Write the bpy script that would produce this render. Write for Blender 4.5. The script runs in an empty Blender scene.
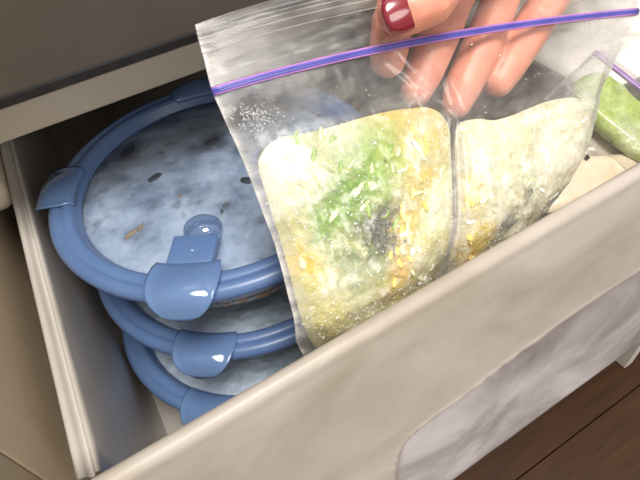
import bpy, bmesh, math, random
import numpy as np
from mathutils import Vector, Matrix, noise
random.seed(7)
SC = bpy.context.scene
COL = SC.collection

# ------------------------------------------------------------------ camera
# world axes: x runs along the drawer front, y into the freezer, z up; z = 0 is the drawer's top rim (metres)
FPX = 500.0
_X = np.array([1500, 760, -500.]); _X /= np.linalg.norm(_X)
_Y = np.array([-410, 480, -500.]); _Y -= _X*(_X@_Y); _Y /= np.linalg.norm(_Y)
CM = np.array([_X, _Y, np.cross(_X, _Y)])
CAM = np.array([0, 0, .1653])
cam = bpy.data.objects.new('camera', bpy.data.cameras.new('camera'))
COL.objects.link(cam)
cam.matrix_world = Matrix.Translation(Vector(CAM)) @ Matrix([list(r) for r in CM]).to_4x4()
cam.data.sensor_width = 36; cam.data.lens = FPX/640*36
cam.data.clip_start = .005; cam.data.clip_end = 20
SC.camera = cam

# ------------------------------------------------------------------ world, lights, exposure
w = bpy.data.worlds.new('kitchen'); SC.world = w; w.use_nodes = True
w.node_tree.nodes['Background'].inputs[0].default_value = (.95, .90, .84, 1)
w.node_tree.nodes['Background'].inputs[1].default_value = .41

def area(name, loc, target, size, power, col):
    l = bpy.data.lights.new(name, 'AREA'); l.shape = 'DISK'; l.size = size; l.energy = power; l.color = col
    o = bpy.data.objects.new(name, l); COL.objects.link(o); o.location = loc
    o.rotation_euler = (Vector(target)-Vector(loc)).to_track_quat('-Z', 'Y').to_euler()
    return o
area('ceiling_lamp', (.03, -.45, 1.45), (.1, .15, 0), .7, 37, (1, .95, .88))
area('kitchen_lamp', (.35, -1.5, .75), (.1, .15, 0), .9, 14, (1, .94, .87))
SC.view_settings.view_transform = 'Standard'; SC.view_settings.look = 'None'
SC.view_settings.gamma = 1; SC.view_settings.use_curve_mapping = False
SC.view_settings.exposure = 0.0

# ------------------------------------------------------------------ helpers
def ray(px, py): return CM @ np.array([px-320, 240-py, -FPX])
def onz(px, py, z): r = ray(px, py); return CAM + r*(z-CAM[2])/r[2]
def ony(px, py, y): r = ray(px, py); return CAM + r*(y-CAM[1])/r[1]
def onpl(px, py, P0, n):
    r = ray(px, py); return CAM + r*(((P0-CAM)@n)/(r@n))
def lin(c):
    return tuple(((v/255)/12.92 if v/255 <= .04045 else ((v/255+.055)/1.055)**2.4) for v in c[:3])+(1,)

def put(name, me, mat=None, parent=None, smooth=True):
    o = bpy.data.objects.new(name, me); COL.objects.link(o)
    if mat: me.materials.append(mat)
    if smooth:
        me.polygons.foreach_set('use_smooth', [True]*len(me.polygons))
    if parent: o.parent = parent
    return o
def mesh(name, V, F, mat=None, parent=None, smooth=True):
    me = bpy.data.meshes.new(name); me.from_pydata([tuple(map(float, v)) for v in V], [], F); me.update()
    return put(name, me, mat, parent, smooth)
def frombm(name, bm, mat=None, parent=None, smooth=True):
    bmesh.ops.recalc_face_normals(bm, faces=bm.faces)
    me = bpy.data.meshes.new(name); bm.to_mesh(me); bm.free()
    return put(name, me, mat, parent, smooth)
def tag(o, label, cat, group=None, kind=None):
    o['label'] = label; o['category'] = cat
    if group: o['group'] = group
    if kind: o['kind'] = kind
    return o
def empty(name, loc=(0, 0, 0), rz=0):
    o = bpy.data.objects.new(name, None); COL.objects.link(o); o.location = loc; o.rotation_euler = (0, 0, rz)
    o.empty_display_size = .01
    return o
def box(name, lo, hi, mat, parent=None, bev=.001, seg=3, smooth=True):
    bm = bmesh.new(); bmesh.ops.create_cube(bm, size=1)
    for v in bm.verts:
        v.co = Vector([(lo[i]+hi[i])/2 + v.co[i]*(hi[i]-lo[i]) for i in range(3)])
    if bev: bmesh.ops.bevel(bm, geom=bm.edges[:], offset=bev, segments=seg, profile=.5, affect='EDGES')
    o = frombm(name, bm, mat, parent, False)
    if smooth and bev: o.data.polygons.foreach_set('use_smooth', [True]*len(o.data.polygons))
    return o
def grid_faces(nu, nv, wrap=False, base=0, flip=False):
    F = []
    for j in range(nv-1):
        for i in range(nu if wrap else nu-1):
            a = base+j*nu+i; b = base+j*nu+(i+1) % nu; c = b+nu; d = a+nu
            F.append((a, d, c, b) if flip else (a, b, c, d))
    return F
def revolve(name, prof, n, mat, parent=None, wob=None):
    V = []
    for r, z in prof:
        for k in range(n):
            a = 2*math.pi*k/n; V.append((r*math.cos(a), r*math.sin(a), z))
    return mesh(name, V, grid_faces(n, len(prof), wrap=True), mat, parent)
def tube(name, pts, rad, mat, parent=None, n=10, flat=None):
    V = []; pts = [Vector(p) for p in pts]
    for i, p in enumerate(pts):
        t = (pts[min(i+1, len(pts)-1)]-pts[max(i-1, 0)]).normalized()
        up = Vector(flat) if flat else Vector((0, 0, 1))
        s = t.cross(up).normalized(); u = s.cross(t).normalized()
        r = rad[i] if hasattr(rad, '__len__') and len(rad) == len(pts) and not isinstance(rad, tuple) else rad
        ra, rb = (r if isinstance(r, tuple) else (r, r))
        for k in range(n):
            a = 2*math.pi*k/n; V.append(p+s*math.cos(a)*ra+u*math.sin(a)*rb)
    F = grid_faces(n, len(pts), wrap=True)
    F.append(tuple(range(n))[::-1]); F.append(tuple(range((len(pts)-1)*n, len(pts)*n)))
    return mesh(name, V, F, mat, parent)
def fbm(p, s, o=4): return noise.fractal(Vector(p)*s, 1.0, 2.0, o)
def sst(a, b, x):
    t = np.clip((x-a)/(b-a), 0, 1); return t*t*(3-2*t)

# ------------------------------------------------------------------ materials
def newmat(name):
    m = bpy.data.materials.new(name); m.use_nodes = True; nt = m.node_tree; nt.nodes.clear()
    out = nt.nodes.new('ShaderNodeOutputMaterial')
    return m, nt, out
def N(nt, t, **kw):
    n = nt.nodes.new(t)
    for k, v in kw.items(): setattr(n, k, v)
    return n
def noise_n(nt, scale, detail=4, rough=.55, dist=0, stretch=None):
    tc = N(nt, 'ShaderNodeTexCoord'); mp = N(nt, 'ShaderNodeMapping')
    if stretch: mp.inputs['Scale'].default_value = stretch
    nz = N(nt, 'ShaderNodeTexNoise'); nz.inputs['Scale'].default_value = scale; nz.inputs['Detail'].default_value = detail
    nz.inputs['Roughness'].default_value = rough; nz.inputs['Distortion'].default_value = dist
    nt.links.new(tc.outputs['Object'], mp.inputs['Vector']); nt.links.new(mp.outputs[0], nz.inputs['Vector'])
    return nz
def ramp(nt, src, stops):
    r = N(nt, 'ShaderNodeValToRGB'); e = r.color_ramp.elements
    while len(e) < len(stops): e.new(.5)
    for el, (p, c) in zip(e, stops): el.position = p; el.color = c if len(c) == 4 else lin(c)
    nt.links.new(src, r.inputs[0]); return r
def bump(nt, src, strength, dist):
    b = N(nt, 'ShaderNodeBump'); b.inputs['Strength'].default_value = strength; b.inputs['Distance'].default_value = dist
    nt.links.new(src, b.inputs['Height']); return b
def solid(name, c1, c2=None, scale=60, rough=.5, bmp=0, bdist=.0005, stretch=None, sss=0, coat=0, detail=4, lo=.35, hi=.65, spec=.5):
    m, nt, out = newmat(name); p = N(nt, 'ShaderNodeBsdfPrincipled'); nt.links.new(p.outputs[0], out.inputs[0])
    nz = noise_n(nt, scale, detail, stretch=stretch)
    r = ramp(nt, nz.outputs['Fac'], [(lo, c1), (hi, c2 or c1)])
    nt.links.new(r.outputs[0], p.inputs['Base Color']); p.inputs['Roughness'].default_value = rough
    p.inputs['Specular IOR Level'].default_value = spec
    if bmp:
        b = bump(nt, nz.outputs['Fac'], bmp, bdist); nt.links.new(b.outputs[0], p.inputs['Normal'])
    if sss:
        p.inputs['Subsurface Weight'].default_value = sss; p.inputs['Subsurface Scale'].default_value = .004
        p.inputs['Subsurface Radius'].default_value = (1, .35, .2)
    if coat: p.inputs['Coat Weight'].default_value = coat; p.inputs['Coat Roughness'].default_value = .08
    return m
def plastic_sheet(name, body, body2, clear, rough=.3, gloss=1.0, scale=30, stretch=None, transl=.5, bmp=.0, tint=(1, 1, 1, 1), attr=None, dist=0, lo=.3, hi=.7, pocket=False):
    """translucent plastic: part clear, part milky (diffuse + translucent), with a fresnel gloss on top"""
    m, nt, out = newmat(name); L = nt.links.new
    nz = noise_n(nt, scale, 5, stretch=stretch, dist=dist)
    cr = ramp(nt, nz.outputs['Fac'], [(lo, body), (hi, body2)])
    if pocket:                                              # cloudier, cooler frosted moulding inside the pocket
        nz2 = noise_n(nt, 13, 6, .6, dist=.7, stretch=(.8, 1, 1.2)); cr2 = ramp(nt, nz2.outputs['Fac'], [(.34, (150, 141, 143)), (.48, (188, 181, 184)), (.62, (224, 219, 224))])
        ap = N(nt, 'ShaderNodeAttribute'); ap.attribute_name = 'pocket'
        mc = N(nt, 'ShaderNodeMix', data_type='RGBA'); L(ap.outputs['Fac'], mc.inputs[0]); L(cr.outputs[0], mc.inputs[6]); L(cr2.outputs[0], mc.inputs[7]); ccol = mc.outputs[2]
    else: ccol = cr.outputs[0]
    df = N(nt, 'ShaderNodeBsdfDiffuse'); tl = N(nt, 'ShaderNodeBsdfTranslucent'); L(ccol, df.inputs[0]); L(ccol, tl.inputs[0])
    mx = N(nt, 'ShaderNodeMixShader'); mx.inputs[0].default_value = transl; L(df.outputs[0], mx.inputs[1]); L(tl.outputs[0], mx.inputs[2])
    tr = N(nt, 'ShaderNodeBsdfTransparent'); tr.inputs[0].default_value = tint
    m2 = N(nt, 'ShaderNodeMixShader'); L(mx.outputs[0], m2.inputs[2]); L(tr.outputs[0], m2.inputs[1])
    if attr:
        at = N(nt, 'ShaderNodeAttribute'); at.attribute_name = attr
        mul = N(nt, 'ShaderNodeMath', operation='MULTIPLY'); mr = N(nt, 'ShaderNodeMapRange')
        mr.inputs[1].default_value = .3; mr.inputs[2].default_value = .7; mr.inputs[3].default_value = .45; mr.inputs[4].default_value = 1.5
        L(nz.outputs['Fac'], mr.inputs[0]); L(at.outputs['Fac'], mul.inputs[0]); L(mr.outputs[0], mul.inputs[1]); mul.use_clamp = True
        L(mul.outputs[0], m2.inputs[0])
    else: m2.inputs[0].default_value = 1-clear
    gl = N(nt, 'ShaderNodeBsdfGlossy'); gl.inputs['Roughness'].default_value = rough
    fr = N(nt, 'ShaderNodeLayerWeight'); fr.inputs[0].default_value = .5          # 1 - |cos|, same from both sides of a sheet
    pw = N(nt, 'ShaderNodeMath', operation='POWER'); pw.inputs[1].default_value = 4.5; L(fr.outputs['Facing'], pw.inputs[0])
    mg = N(nt, 'ShaderNodeMath', operation='MULTIPLY_ADD'); mg.inputs[1].default_value = .9*gloss; mg.inputs[2].default_value = .04*gloss; mg.use_clamp = True; L(pw.outputs[0], mg.inputs[0])
    m3 = N(nt, 'ShaderNodeMixShader'); L(mg.outputs[0], m3.inputs[0]); L(m2.outputs[0], m3.inputs[1]); L(gl.outputs[0], m3.inputs[2]); L(m3.outputs[0], out.inputs[0])
    if bmp:
        b = bump(nt, nz.outputs['Fac'], bmp, .001)
        for n in (gl, df): L(b.outputs[0], n.inputs['Normal'])
    return m
def attr_solid(name, attr, rough=.4, bscale=260, bmp=.6, voro=False, sss=.0, coat=.3, bdist=.0012):
    m, nt, out = newmat(name); L = nt.links.new
    p = N(nt, 'ShaderNodeBsdfPrincipled'); L(p.outputs[0], out.inputs[0])
    at = N(nt, 'ShaderNodeAttribute'); at.attribute_name = attr
    nz = noise_n(nt, bscale, 6, .65)
    mixc = N(nt, 'ShaderNodeMix', data_type='RGBA'); mixc.blend_type = 'SOFT_LIGHT'; mixc.inputs[0].default_value = .55
    r = ramp(nt, nz.outputs['Fac'], [(.3, (60, 60, 60)), (.7, (235, 235, 235))])
    L(at.outputs['Color'], mixc.inputs[6]); L(r.outputs[0], mixc.inputs[7]); L(mixc.outputs[2], p.inputs['Base Color'])
    p.inputs['Roughness'].default_value = rough; p.inputs['Coat Weight'].default_value = coat; p.inputs['Coat Roughness'].default_value = .15
    src = nz.outputs['Fac']
    if voro:
        v = N(nt, 'ShaderNodeTexVoronoi'); v.inputs['Scale'].default_value = bscale*1.1
        tc = N(nt, 'ShaderNodeTexCoord'); L(tc.outputs['Object'], v.inputs['Vector'])
        ad = N(nt, 'ShaderNodeMath', operation='ADD'); L(nz.outputs['Fac'], ad.inputs[0]); L(v.outputs['Distance'], ad.inputs[1]); src = ad.outputs[0]
    b = bump(nt, src, bmp, bdist); L(b.outputs[0], p.inputs['Normal'])
    if sss: p.inputs['Subsurface Weight'].default_value = sss; p.inputs['Subsurface Scale'].default_value = .003
    return m
def fixn(o):
    bm = bmesh.new(); bm.from_mesh(o.data); bmesh.ops.recalc_face_normals(bm, faces=bm.faces); bm.to_mesh(o.data); bm.free()
def setcol(o, cols, name='tone'):
    a = o.data.color_attributes.new(name, 'FLOAT_COLOR', 'POINT')
    a.data.foreach_set('color', np.asarray(cols, dtype=np.float32).reshape(-1))

M = {}
M['drawer'] = plastic_sheet('frosted_drawer_plastic', (198, 191, 182), (224, 218, 211), .08, rough=.34, gloss=1.0, scale=22, stretch=(1, .5, 2.2), transl=.3, dist=.8)
M['front'] = plastic_sheet('frosted_front_plastic', (184, 175, 162), (222, 214, 207), .10, rough=.42, gloss=1.0, scale=17, stretch=(.7, 1, 1.3), transl=.36, dist=.7, pocket=True)
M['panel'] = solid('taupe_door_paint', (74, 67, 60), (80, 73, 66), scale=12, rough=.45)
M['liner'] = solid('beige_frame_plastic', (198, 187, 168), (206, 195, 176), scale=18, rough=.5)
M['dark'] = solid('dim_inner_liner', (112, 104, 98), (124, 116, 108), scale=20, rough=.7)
M['gap_shade'] = solid('dark_grey_gap_shade', (62, 58, 54), (74, 70, 66), scale=60, rough=.6)  # dark tone standing in for the shade between rail and upper door
M['cab'] = solid('beige_cabinet_laminate', (160, 144, 122), (168, 152, 130), scale=14, rough=.55)
M['white'] = solid('white_cabinet_paint', (238, 234, 228), (246, 242, 236), scale=14, rough=.5)
M['wallp'] = solid('kitchen_wall_paint', (205, 198, 186), (212, 205, 194), scale=10, rough=.8)
M['blue'] = plastic_sheet('blue_lid_plastic', (122, 156, 206), (134, 168, 216), .30, rough=.34, gloss=1.1, scale=30, transl=.4, tint=lin((120, 160, 220)))
M['bluet'] = plastic_sheet('clear_blue_tab_plastic', (134, 168, 214), (146, 180, 222), .38, rough=.12, gloss=1.6, scale=30, transl=.35, tint=lin((150, 180, 225)))
M['window'] = plastic_sheet('clear_lid_window', (165, 185, 205), (205, 218, 230), .91, rough=.12, gloss=.8, scale=40, transl=.3, tint=lin((228, 235, 244)), bmp=.1)
M['dome'] = plastic_sheet('clear_vent_plastic', (160, 185, 215), (200, 215, 230), .8, rough=.05, gloss=2.2, scale=40, tint=lin((215, 228, 246)))
M['glass'] = plastic_sheet('bowl_glass', (205, 205, 198), (225, 225, 220), .72, rough=.06, gloss=1.4, scale=40, tint=lin((240, 244, 242)))
M['film'] = plastic_sheet('clear_bag_film', (225, 222, 220), (245, 243, 240), .9, rough=.17, gloss=1.2, scale=70, transl=.45, attr='haze', bmp=.15, stretch=(1, 2.5, 2.5), dist=.6)
M['food'] = attr_solid('frozen_food', 'tone', bscale=170, bmp=.5)
M['rice'] = attr_solid('frosted_grains', 'tone', bscale=330, bmp=.5, voro=True, bdist=.0009)
M['veg'] = attr_solid('frozen_vegetable_block', 'tone', bscale=420, bmp=.8, sss=.15, coat=.35, bdist=.0016)
M['zip'] = solid('violet_zip_plastic', (78, 78, 168), (94, 90, 180), scale=90, rough=.3, coat=.4)
M['zipedge'] = solid('pink_zip_edge_plastic', (160, 110, 168), (176, 124, 180), scale=90, rough=.3)
M['skin'] = solid('skin', (210, 138, 116), (222, 154, 131), scale=75, rough=.42, bmp=.2, bdist=.0006, sss=.25)
M['nail'] = solid('dark_red_nail_polish', (122, 30, 42), (130, 36, 48), scale=50, rough=.22, coat=.8)
M['drop'] = plastic_sheet('water_drop', (235, 238, 240), (250, 250, 250), .55, rough=.05, gloss=4, scale=50)
M['yel'] = solid('frozen_yellow_vegetable', (236, 200, 70), (248, 226, 140), scale=200, rough=.4, bmp=.4, coat=.4)
M['grn'] = solid('frozen_green_leaf', (124, 164, 58), (164, 192, 96), scale=200, rough=.4, bmp=.4, coat=.4)
M['pale'] = solid('frozen_pale_cabbage', (206, 216, 150), (240, 238, 206), scale=200, rough=.4, bmp=.4, coat=.4)
M['drk'] = solid('dark_bean_skin', (24, 24, 34), (46, 44, 52), scale=200, rough=.5)
M['grey'] = solid('frosted_dark_seaweed', (66, 68, 62), (122, 120, 108), scale=300, rough=.5, bmp=.5)
M['brn'] = solid('brown_frozen_morsel', (150, 112, 72), (176, 150, 112), scale=160, rough=.5, bmp=.5)
M['pouch'] = solid('cream_pouch_plastic', (214, 198, 172), (230, 216, 194), scale=40, rough=.28, bmp=.2, coat=.4)
M['ice'] = solid('ice_crystal', (240, 242, 240), (252, 252, 250), scale=90, rough=.2, coat=.4)

# ================================================================== SETTING
FZ = -.60                                                   # kitchen floor
def struct(o): o['kind'] = 'structure'; return o
fl = struct(empty('floor', (0, 0, FZ)))
box('subfloor', (-1.2, -1.2, -.03), (2.0, 1.2, -.012), solid('subfloor_board', (40, 24, 14)), fl, bev=0)
def wood(name, a, b):
    m, nt, out = newmat(name); p = N(nt, 'ShaderNodeBsdfPrincipled'); nt.links.new(p.outputs[0], out.inputs[0])
    nz = noise_n(nt, 9, 6, .6, dist=.6, stretch=(1, 9, 1))
    r = ramp(nt, nz.outputs['Fac'], [(.3, a), (.7, b)]); nt.links.new(r.outputs[0], p.inputs['Base Color'])
    p.inputs['Roughness'].default_value = .45
    bb = bump(nt, nz.outputs['Fac'], .12, .001); nt.links.new(bb.outputs[0], p.inputs['Normal']); return m
woods = [wood('brown_plank_wood', (54, 30, 8), (74, 44, 15)), wood('brown_plank_wood_worn', (50, 28, 7), (70, 41, 14)), wood('brown_plank_wood_light', (57, 32, 8), (78, 47, 17))]
rows = [-.97+.0-.0, ]
PW = .15
y0 = onz(545, 457, FZ)[1] - 8*PW
meshes = {}
for j in range(15):
    for i in range(4):
        ln = .9; x0 = -1.2+i*ln-((.37*j+.62) % .9)
        key = (j+i) % 3
        if key not in meshes:
            q = box('plank', (0, 0, -.012), (ln-.0012, PW-.0012, 0), woods[key], fl, bev=.0008, seg=1, smooth=False); meshes[key] = q.data
        else:
            q = bpy.data.objects.new('plank', meshes[key]); COL.objects.link(q); q.parent = fl
        q.location = (x0, y0+j*PW, 0)

# room walls away from the view (they only bounce the lamp light)
struct(box('wall_back', (-1.3, .95, FZ), (2.0, 1.0, 1.9), M['wallp'], None, bev=0))
# ------------------------------------------------------------------ freezer body
BY = .302                                                   # front plane of the body
fz = tag(empty('freezer', (.14, .6, FZ)), 'beige and taupe freezer body the drawer slides out of', 'freezer')
def loc(o, p):                                              # parts were built in world coordinates
    o.parent = p; o.matrix_parent_inverse = Matrix.Translation(-Vector(p.location)); return o
parts = []
parts.append(box('front_rail', (-.11, BY, .012), (.505, .36, .0307), M['liner'], None, bev=.0012))
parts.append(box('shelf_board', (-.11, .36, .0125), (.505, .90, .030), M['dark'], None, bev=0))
parts.append(box('gap_shade', (-.11, .301, .0309), (.505, .36, .0528), M['gap_shade'], None, bev=.001))  # dark strip filling the gap under the door, the gap's shadow as colour
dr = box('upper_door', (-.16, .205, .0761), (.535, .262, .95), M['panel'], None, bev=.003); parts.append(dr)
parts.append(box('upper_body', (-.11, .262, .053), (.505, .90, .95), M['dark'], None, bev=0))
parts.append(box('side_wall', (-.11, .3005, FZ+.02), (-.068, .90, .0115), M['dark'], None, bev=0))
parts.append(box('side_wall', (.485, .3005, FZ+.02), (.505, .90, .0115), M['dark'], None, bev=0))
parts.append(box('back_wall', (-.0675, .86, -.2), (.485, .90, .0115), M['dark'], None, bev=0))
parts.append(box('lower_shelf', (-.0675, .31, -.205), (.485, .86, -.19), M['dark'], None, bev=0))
# rounded pale runner housing at the left jamb
bm = bmesh.new(); bmesh.ops.create_cube(bm, size=1)
for v in bm.verts: v.co = Vector((-.0655+v.co.x*.0165, .330+v.co.y*.112, -.002+v.co.z*.022))
bmesh.ops.bevel(bm, geom=bm.edges[:], offset=.0065, segments=5, profile=.5, affect='EDGES')
parts.append(frombm('runner_housing', bm, M['liner']))
for o in parts: loc(o, fz)

# left neighbour: beige cabinet side with one upright joint
cb = tag(empty('cabinet', (-.25, .1, FZ)), 'smooth beige cabinet side with an upright joint, left of the drawer', 'cabinet')
ys = onpl(20, 464, np.array([-.068, 0, 0]), np.array([1., 0, 0]))[1]
loc(box('side_panel', (-.083, ys+.0006, FZ+.001), (-.068, .2995, .066), M['cab'], None, bev=.0006), cb)
loc(box('side_panel', (-.083, -.5, FZ+.001), (-.068, ys-.0006, .066), M['cab'], None, bev=.0006), cb)
loc(box('carcass', (-.5, -.5, FZ+.001), (-.0832, .2995, .066), M['cab'], None, bev=.0006), cb)
# right neighbour: white cabinet
wc = tag(empty('cabinet', (.75, .5, FZ)), 'bright white cabinet beyond the right side of the drawer', 'cabinet')
loc(box('side_panel', (0.5500, .125, FZ+.001), (0.5680, .9, .34), M['white'], None, bev=.0015), wc)
loc(box('front_door', (0.5685, .125, FZ+.08), (1.1, .145, .34), M['white'], None, bev=.0015), wc)
loc(box('carcass', (0.5685, .146, FZ+.001), (1.1, .9, .33), M['white'], None, bev=0), wc)
loc(box('worktop', (0.5400, .11, .341), (1.11, .9, .37), M['liner'], None, bev=.002), wc)

# ================================================================== DRAWER
XL, XR = -.056, .46
DB = -.160
dw = tag(empty('drawer', (.15, .3, -.175)), 'pulled-out frosted clear plastic freezer drawer holding lidded bowls and bags', 'drawer')
def extrude_y(name, prof, ya, yb, mat, ny=60, wob=0):
    V = []; n = len(prof)
    for j in range(ny):
        y = ya+(yb-ya)*j/(ny-1)
        for x, z in prof: V.append((x, y, z))
    F = grid_faces(n, ny, wrap=True); F.append(tuple(range(n))); F.append(tuple(range((ny-1)*n, ny*n))[::-1])
    return mesh(name, V, F, mat)
pL = [(-.0560, -.0130), (-.0562, -.0015), (-.0556, -.0004), (-.0546, 0), (-.0536, -.0003), (-.0528, -.0013), (-.0522, -.0032), (-.0514, -.0036), (-.0507, -.0030),
      (-.0503, -.0018), (-.0496, -.0014), (-.0488, -.0020), (-.0484, -.0045), (-.0482, -.02), (-.0482, -.1555), (-.0492, -.1575), (-.0512, -.1575), (-.0512, -.020), (-.0535, -.0170), (-.0537, -.0125), (-.0552, -.0125)]
sp = []
o = extrude_y('side_panel', pL, .0955, .74, M['drawer']); sp.append(o)
o = extrude_y('side_panel', [(XL+XR-x, z) for x, z in pL][::-1], .0955, .74, M['drawer']); sp.append(o)
sp.append(box('drawer_bottom', (-.0515, .072, -.1630), (XR-.0045, .74, -.1578), M['drawer'], None, bev=.0005))
sp.append(box('back_panel', (-.0515, .7402, -.1570), (XR-.0045, .7435, -.0005), M['drawer'], None, bev=.0005))
for yy in (.20, .34, .48):                                  # moulded ribs of the left and right walls
    pass
# front panel: leans outward, an inset pocket bounded by a fine raised line
curve_px = [(392, 520), (393, 490), (395, 468), (401, 449), (420, 428), (470, 391), (520, 352), (575, 313), (640, 270), (720, 216)]
P0f = np.array([0, .088, 0.]); P1f = np.array([0, .0572, -.165]); dn = (P1f-P0f)/np.linalg.norm(P1f-P0f)
nf = np.array([0, dn[2], -dn[1]]); nf /= np.linalg.norm(nf)
if nf[1] > 0: nf = -nf
cv = []
for q in curve_px:
    p = onpl(*q, P0f, nf); cv.append((p[0], (p-P0f)@dn))
cv = np.array(cv)
cvx = []                                                    # smooth resample
for i in range(len(cv)-1):
    p0 = cv[max(i-1, 0)]; p1 = cv[i]; p2 = cv[i+1]; p3 = cv[min(i+2, len(cv)-1)]
    for t in np.linspace(0, 1, 12, endpoint=False):
        cvx.append(.5*((2*p1)+(-p0+p2)*t+(2*p0-5*p1+4*p2-p3)*t*t+(-p0+3*p1-3*p2+p3)*t**3))
cvx = np.array(cvx)
nx, ns = 300, 110
LF = np.linalg.norm(P1f-P0f)
xs = np.linspace(XL, XR, nx); ss = np.linspace(.0, LF, ns)
V = []; PK = []
for s in ss:
    q = np.stack([xs, np.full(nx, s)], 1)
    d = q[:, None]-cvx[None, :-1]; e = cvx[1:]-cvx[:-1]
    t = np.clip((d*e[None]).sum(2)/(e*e).sum(1)[None], 0, 1)
    dv = d-t[..., None]*e[None]; dist = np.linalg.norm(dv, axis=2); k = dist.argmin(1)
    sg = np.sign(e[k, 0]*d[np.arange(nx), k, 1]-e[k, 1]*d[np.arange(nx), k, 0])   # + = inside pocket (below the line)
    sd = dist.min(1)*sg
    off = -.004*sst(-.0002, .008, sd) + .0009*np.exp(-(sd/.0007)**2)
    off += -.0010*sst(.0014, 0, s)                            # rounded lip
    off += .0003*np.exp(-((s-.0035)/.002)**2)
    edge = sst(0, .006, np.minimum(xs-XL, XR-xs)); off -= (1-edge)*.003
    PK.extend(sst(0, .012, sd))
    for i in range(nx):
        wv = .00035*fbm((xs[i], s, 3), 22, 3)
        p = P0f+dn*s+nf*(off[i]+wv); V.append((xs[i], p[1], p[2]))
prof_in = [(.0915, .0004), (.0935, -.0004), (.0945, -.003)] + [(.0945-.0270*(t**1.0), -.003-.152*t) for t in np.linspace(.05, 1, 20)] + [(.0665, -.1655)]
base = len(V)
for y, z in prof_in[::1]:
    for i in range(nx): V.append((xs[i], y, z))
F = grid_faces(nx, ns, flip=True)
F += grid_faces(nx, len(prof_in), base=base)
for i in range(nx-1):
    F.append((i, i+1, base+i+1, base+i)); a = (ns-1)*nx+i; b = base+(len(prof_in)-1)*nx+i; F.append((a, b, b+1, a+1))
fr = mesh('front_panel', V, F, M['front'])
a_ = fr.data.attributes.new('pocket', 'FLOAT', 'POINT'); a_.data.foreach_set('value', list(PK)+[0.0]*(len(V)-len(PK))); sp.append(fr)
for o in sp: loc(o, dw)
dw_front_handle = None

# ================================================================== LIDDED BOWLS
def ring_profile():
    return [(.0870, -.0070), (.0888, -.0068), (.0900, -.0054), (.0904, -.0036), (.0898, -.0016), (.0882, -.0002), (.0862, .0004), (.0846, -.0002), (.0838, -.0007),
            (.0828, -.0002), (.0812, .0005), (.0792, .0004), (.0778, -.0006), (.0768, -.0026), (.0762, -.0048), (.0750, -.0058), (.0750, -.0072), (.0768, -.0068), (.0782, -.0040), (.0800, -.0016), (.0850, -.0020), (.0868, -.0040), (.0870, -.0070)]
def tab_mesh(wdt=.0165, prof=None, bulge=True):
    """flap that folds over the rim: local x = radial, y = sideways"""
    prof = prof or [(.0715, -.0005), (.0730, .0014), (.0760, .0024), (.0800, .0028), (.0840, .0030), (.0875, .0028), (.0905, .0021), (.0928, .0008), (.0944, -.0010), (.0956, -.0032), (.0964, -.0056), (.0970, -.0078)]
    nu = 25; V = []
    for j, (r, z) in enumerate(prof):
        t = j/(len(prof)-1)
        for i in range(nu):
            u = -1+2*i/(nu-1)
            wd = wdt*(.86+.14*min(1, t/.3) if t < .30 else 1)*(1 if t < .30 else math.sqrt(max(0, 1-((t-.30)/.703)**2.1)))
            b = .0018*max(0, (1-(u*1.3)**2))*max(0, 1-((t-.45)/.3)**2) if bulge else 0
            y = u*wd; rr = r+b*.6
            drop = (rr - math.sqrt(max(rr*rr-y*y, 0)))
            V.append((rr-drop, y, z+b))
    me = bpy.data.meshes.new('tab'); me.from_pydata(V, [], grid_faces(nu, len(prof))); me.update()
    return me
def lathe_disc(name, R, z0, mat, nr=40, na=160, hfun=None, cfun=None, bottom=None):
    V = []; C = []
    V.append((0, 0, z0+(hfun(0, 0) if hfun else 0))); C.append(cfun(0, 0) if cfun else (1, 1, 1, 1))
    for j in range(1, nr+1):
        r = R*j/nr
        for k in range(na):
            a = 2*math.pi*k/na; x, y = r*math.cos(a), r*math.sin(a)
            V.append((x, y, z0+(hfun(x, y) if hfun else 0))); C.append(cfun(x, y) if cfun else (1, 1, 1, 1))
    F = [(0, 1+k, 1+(k+1) % na) for k in range(na)]
    for j in range(nr-1):
        for k in range(na):
            a = 1+j*na+k; b = 1+j*na+(k+1) % na; F.append((a, a+na, b+na, b))
    last = 1+(nr-1)*na
    if bottom:
        for r, z in bottom:
            nb = len(V)
            for k in range(na):
                a = 2*math.pi*k/na; x, y = r*math.cos(a), r*math.sin(a)
                V.append((x, y, z)); C.append(cfun(x*1.0, y*1.0+z*3) if cfun else (1, 1, 1, 1))
            for k in range(na):
                b = (k+1) % na; F.append((last+k, nb+k, nb+b, last+b))
            last = nb
        F.append(tuple(last+k for k in range(na))[::-1])
    o = mesh(name, V, F, mat)
    if cfun: setcol(o, C)
    return o
def cmix(a, b, t): return tuple(a[i]*(1-t)+b[i]*t for i in range(3))+(1,)
BH = .0465
bowl_prof_out = [(.0870, -.0040), (.0862, -.0060), (.0845, -.0085), (.0832, -.0130), (.0808, -.0200), (.0765, -.0280), (.0700, -.0355), (.0620, -.0415), (.0530, -.0450), (.0440, -BH), (.0, -BH)]
food_bottom = [(.0806, -.0110), (.0795, -.0150), (.0774, -.0205), (.0732, -.0272), (.0672, -.0338), (.0596, -.0388), (.0500, -.0422), (.0380, -.0436)]
TAB = tab_mesh(.0165, [(.0764, -.0020), (.0776, .0006), (.0800, .0013), (.0835, .0015), (.0875, .0015), (.0905, .0010), (.0932, .0002), (.0954, -.0008), (.0972, -.0024), (.0984, -.0044), (.0990, -.0066)])
TABL = tab_mesh()
for q in (TAB, TABL): q.materials.append(M['bluet']); q.polygons.foreach_set('use_smooth', [True]*len(q.polygons))
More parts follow.
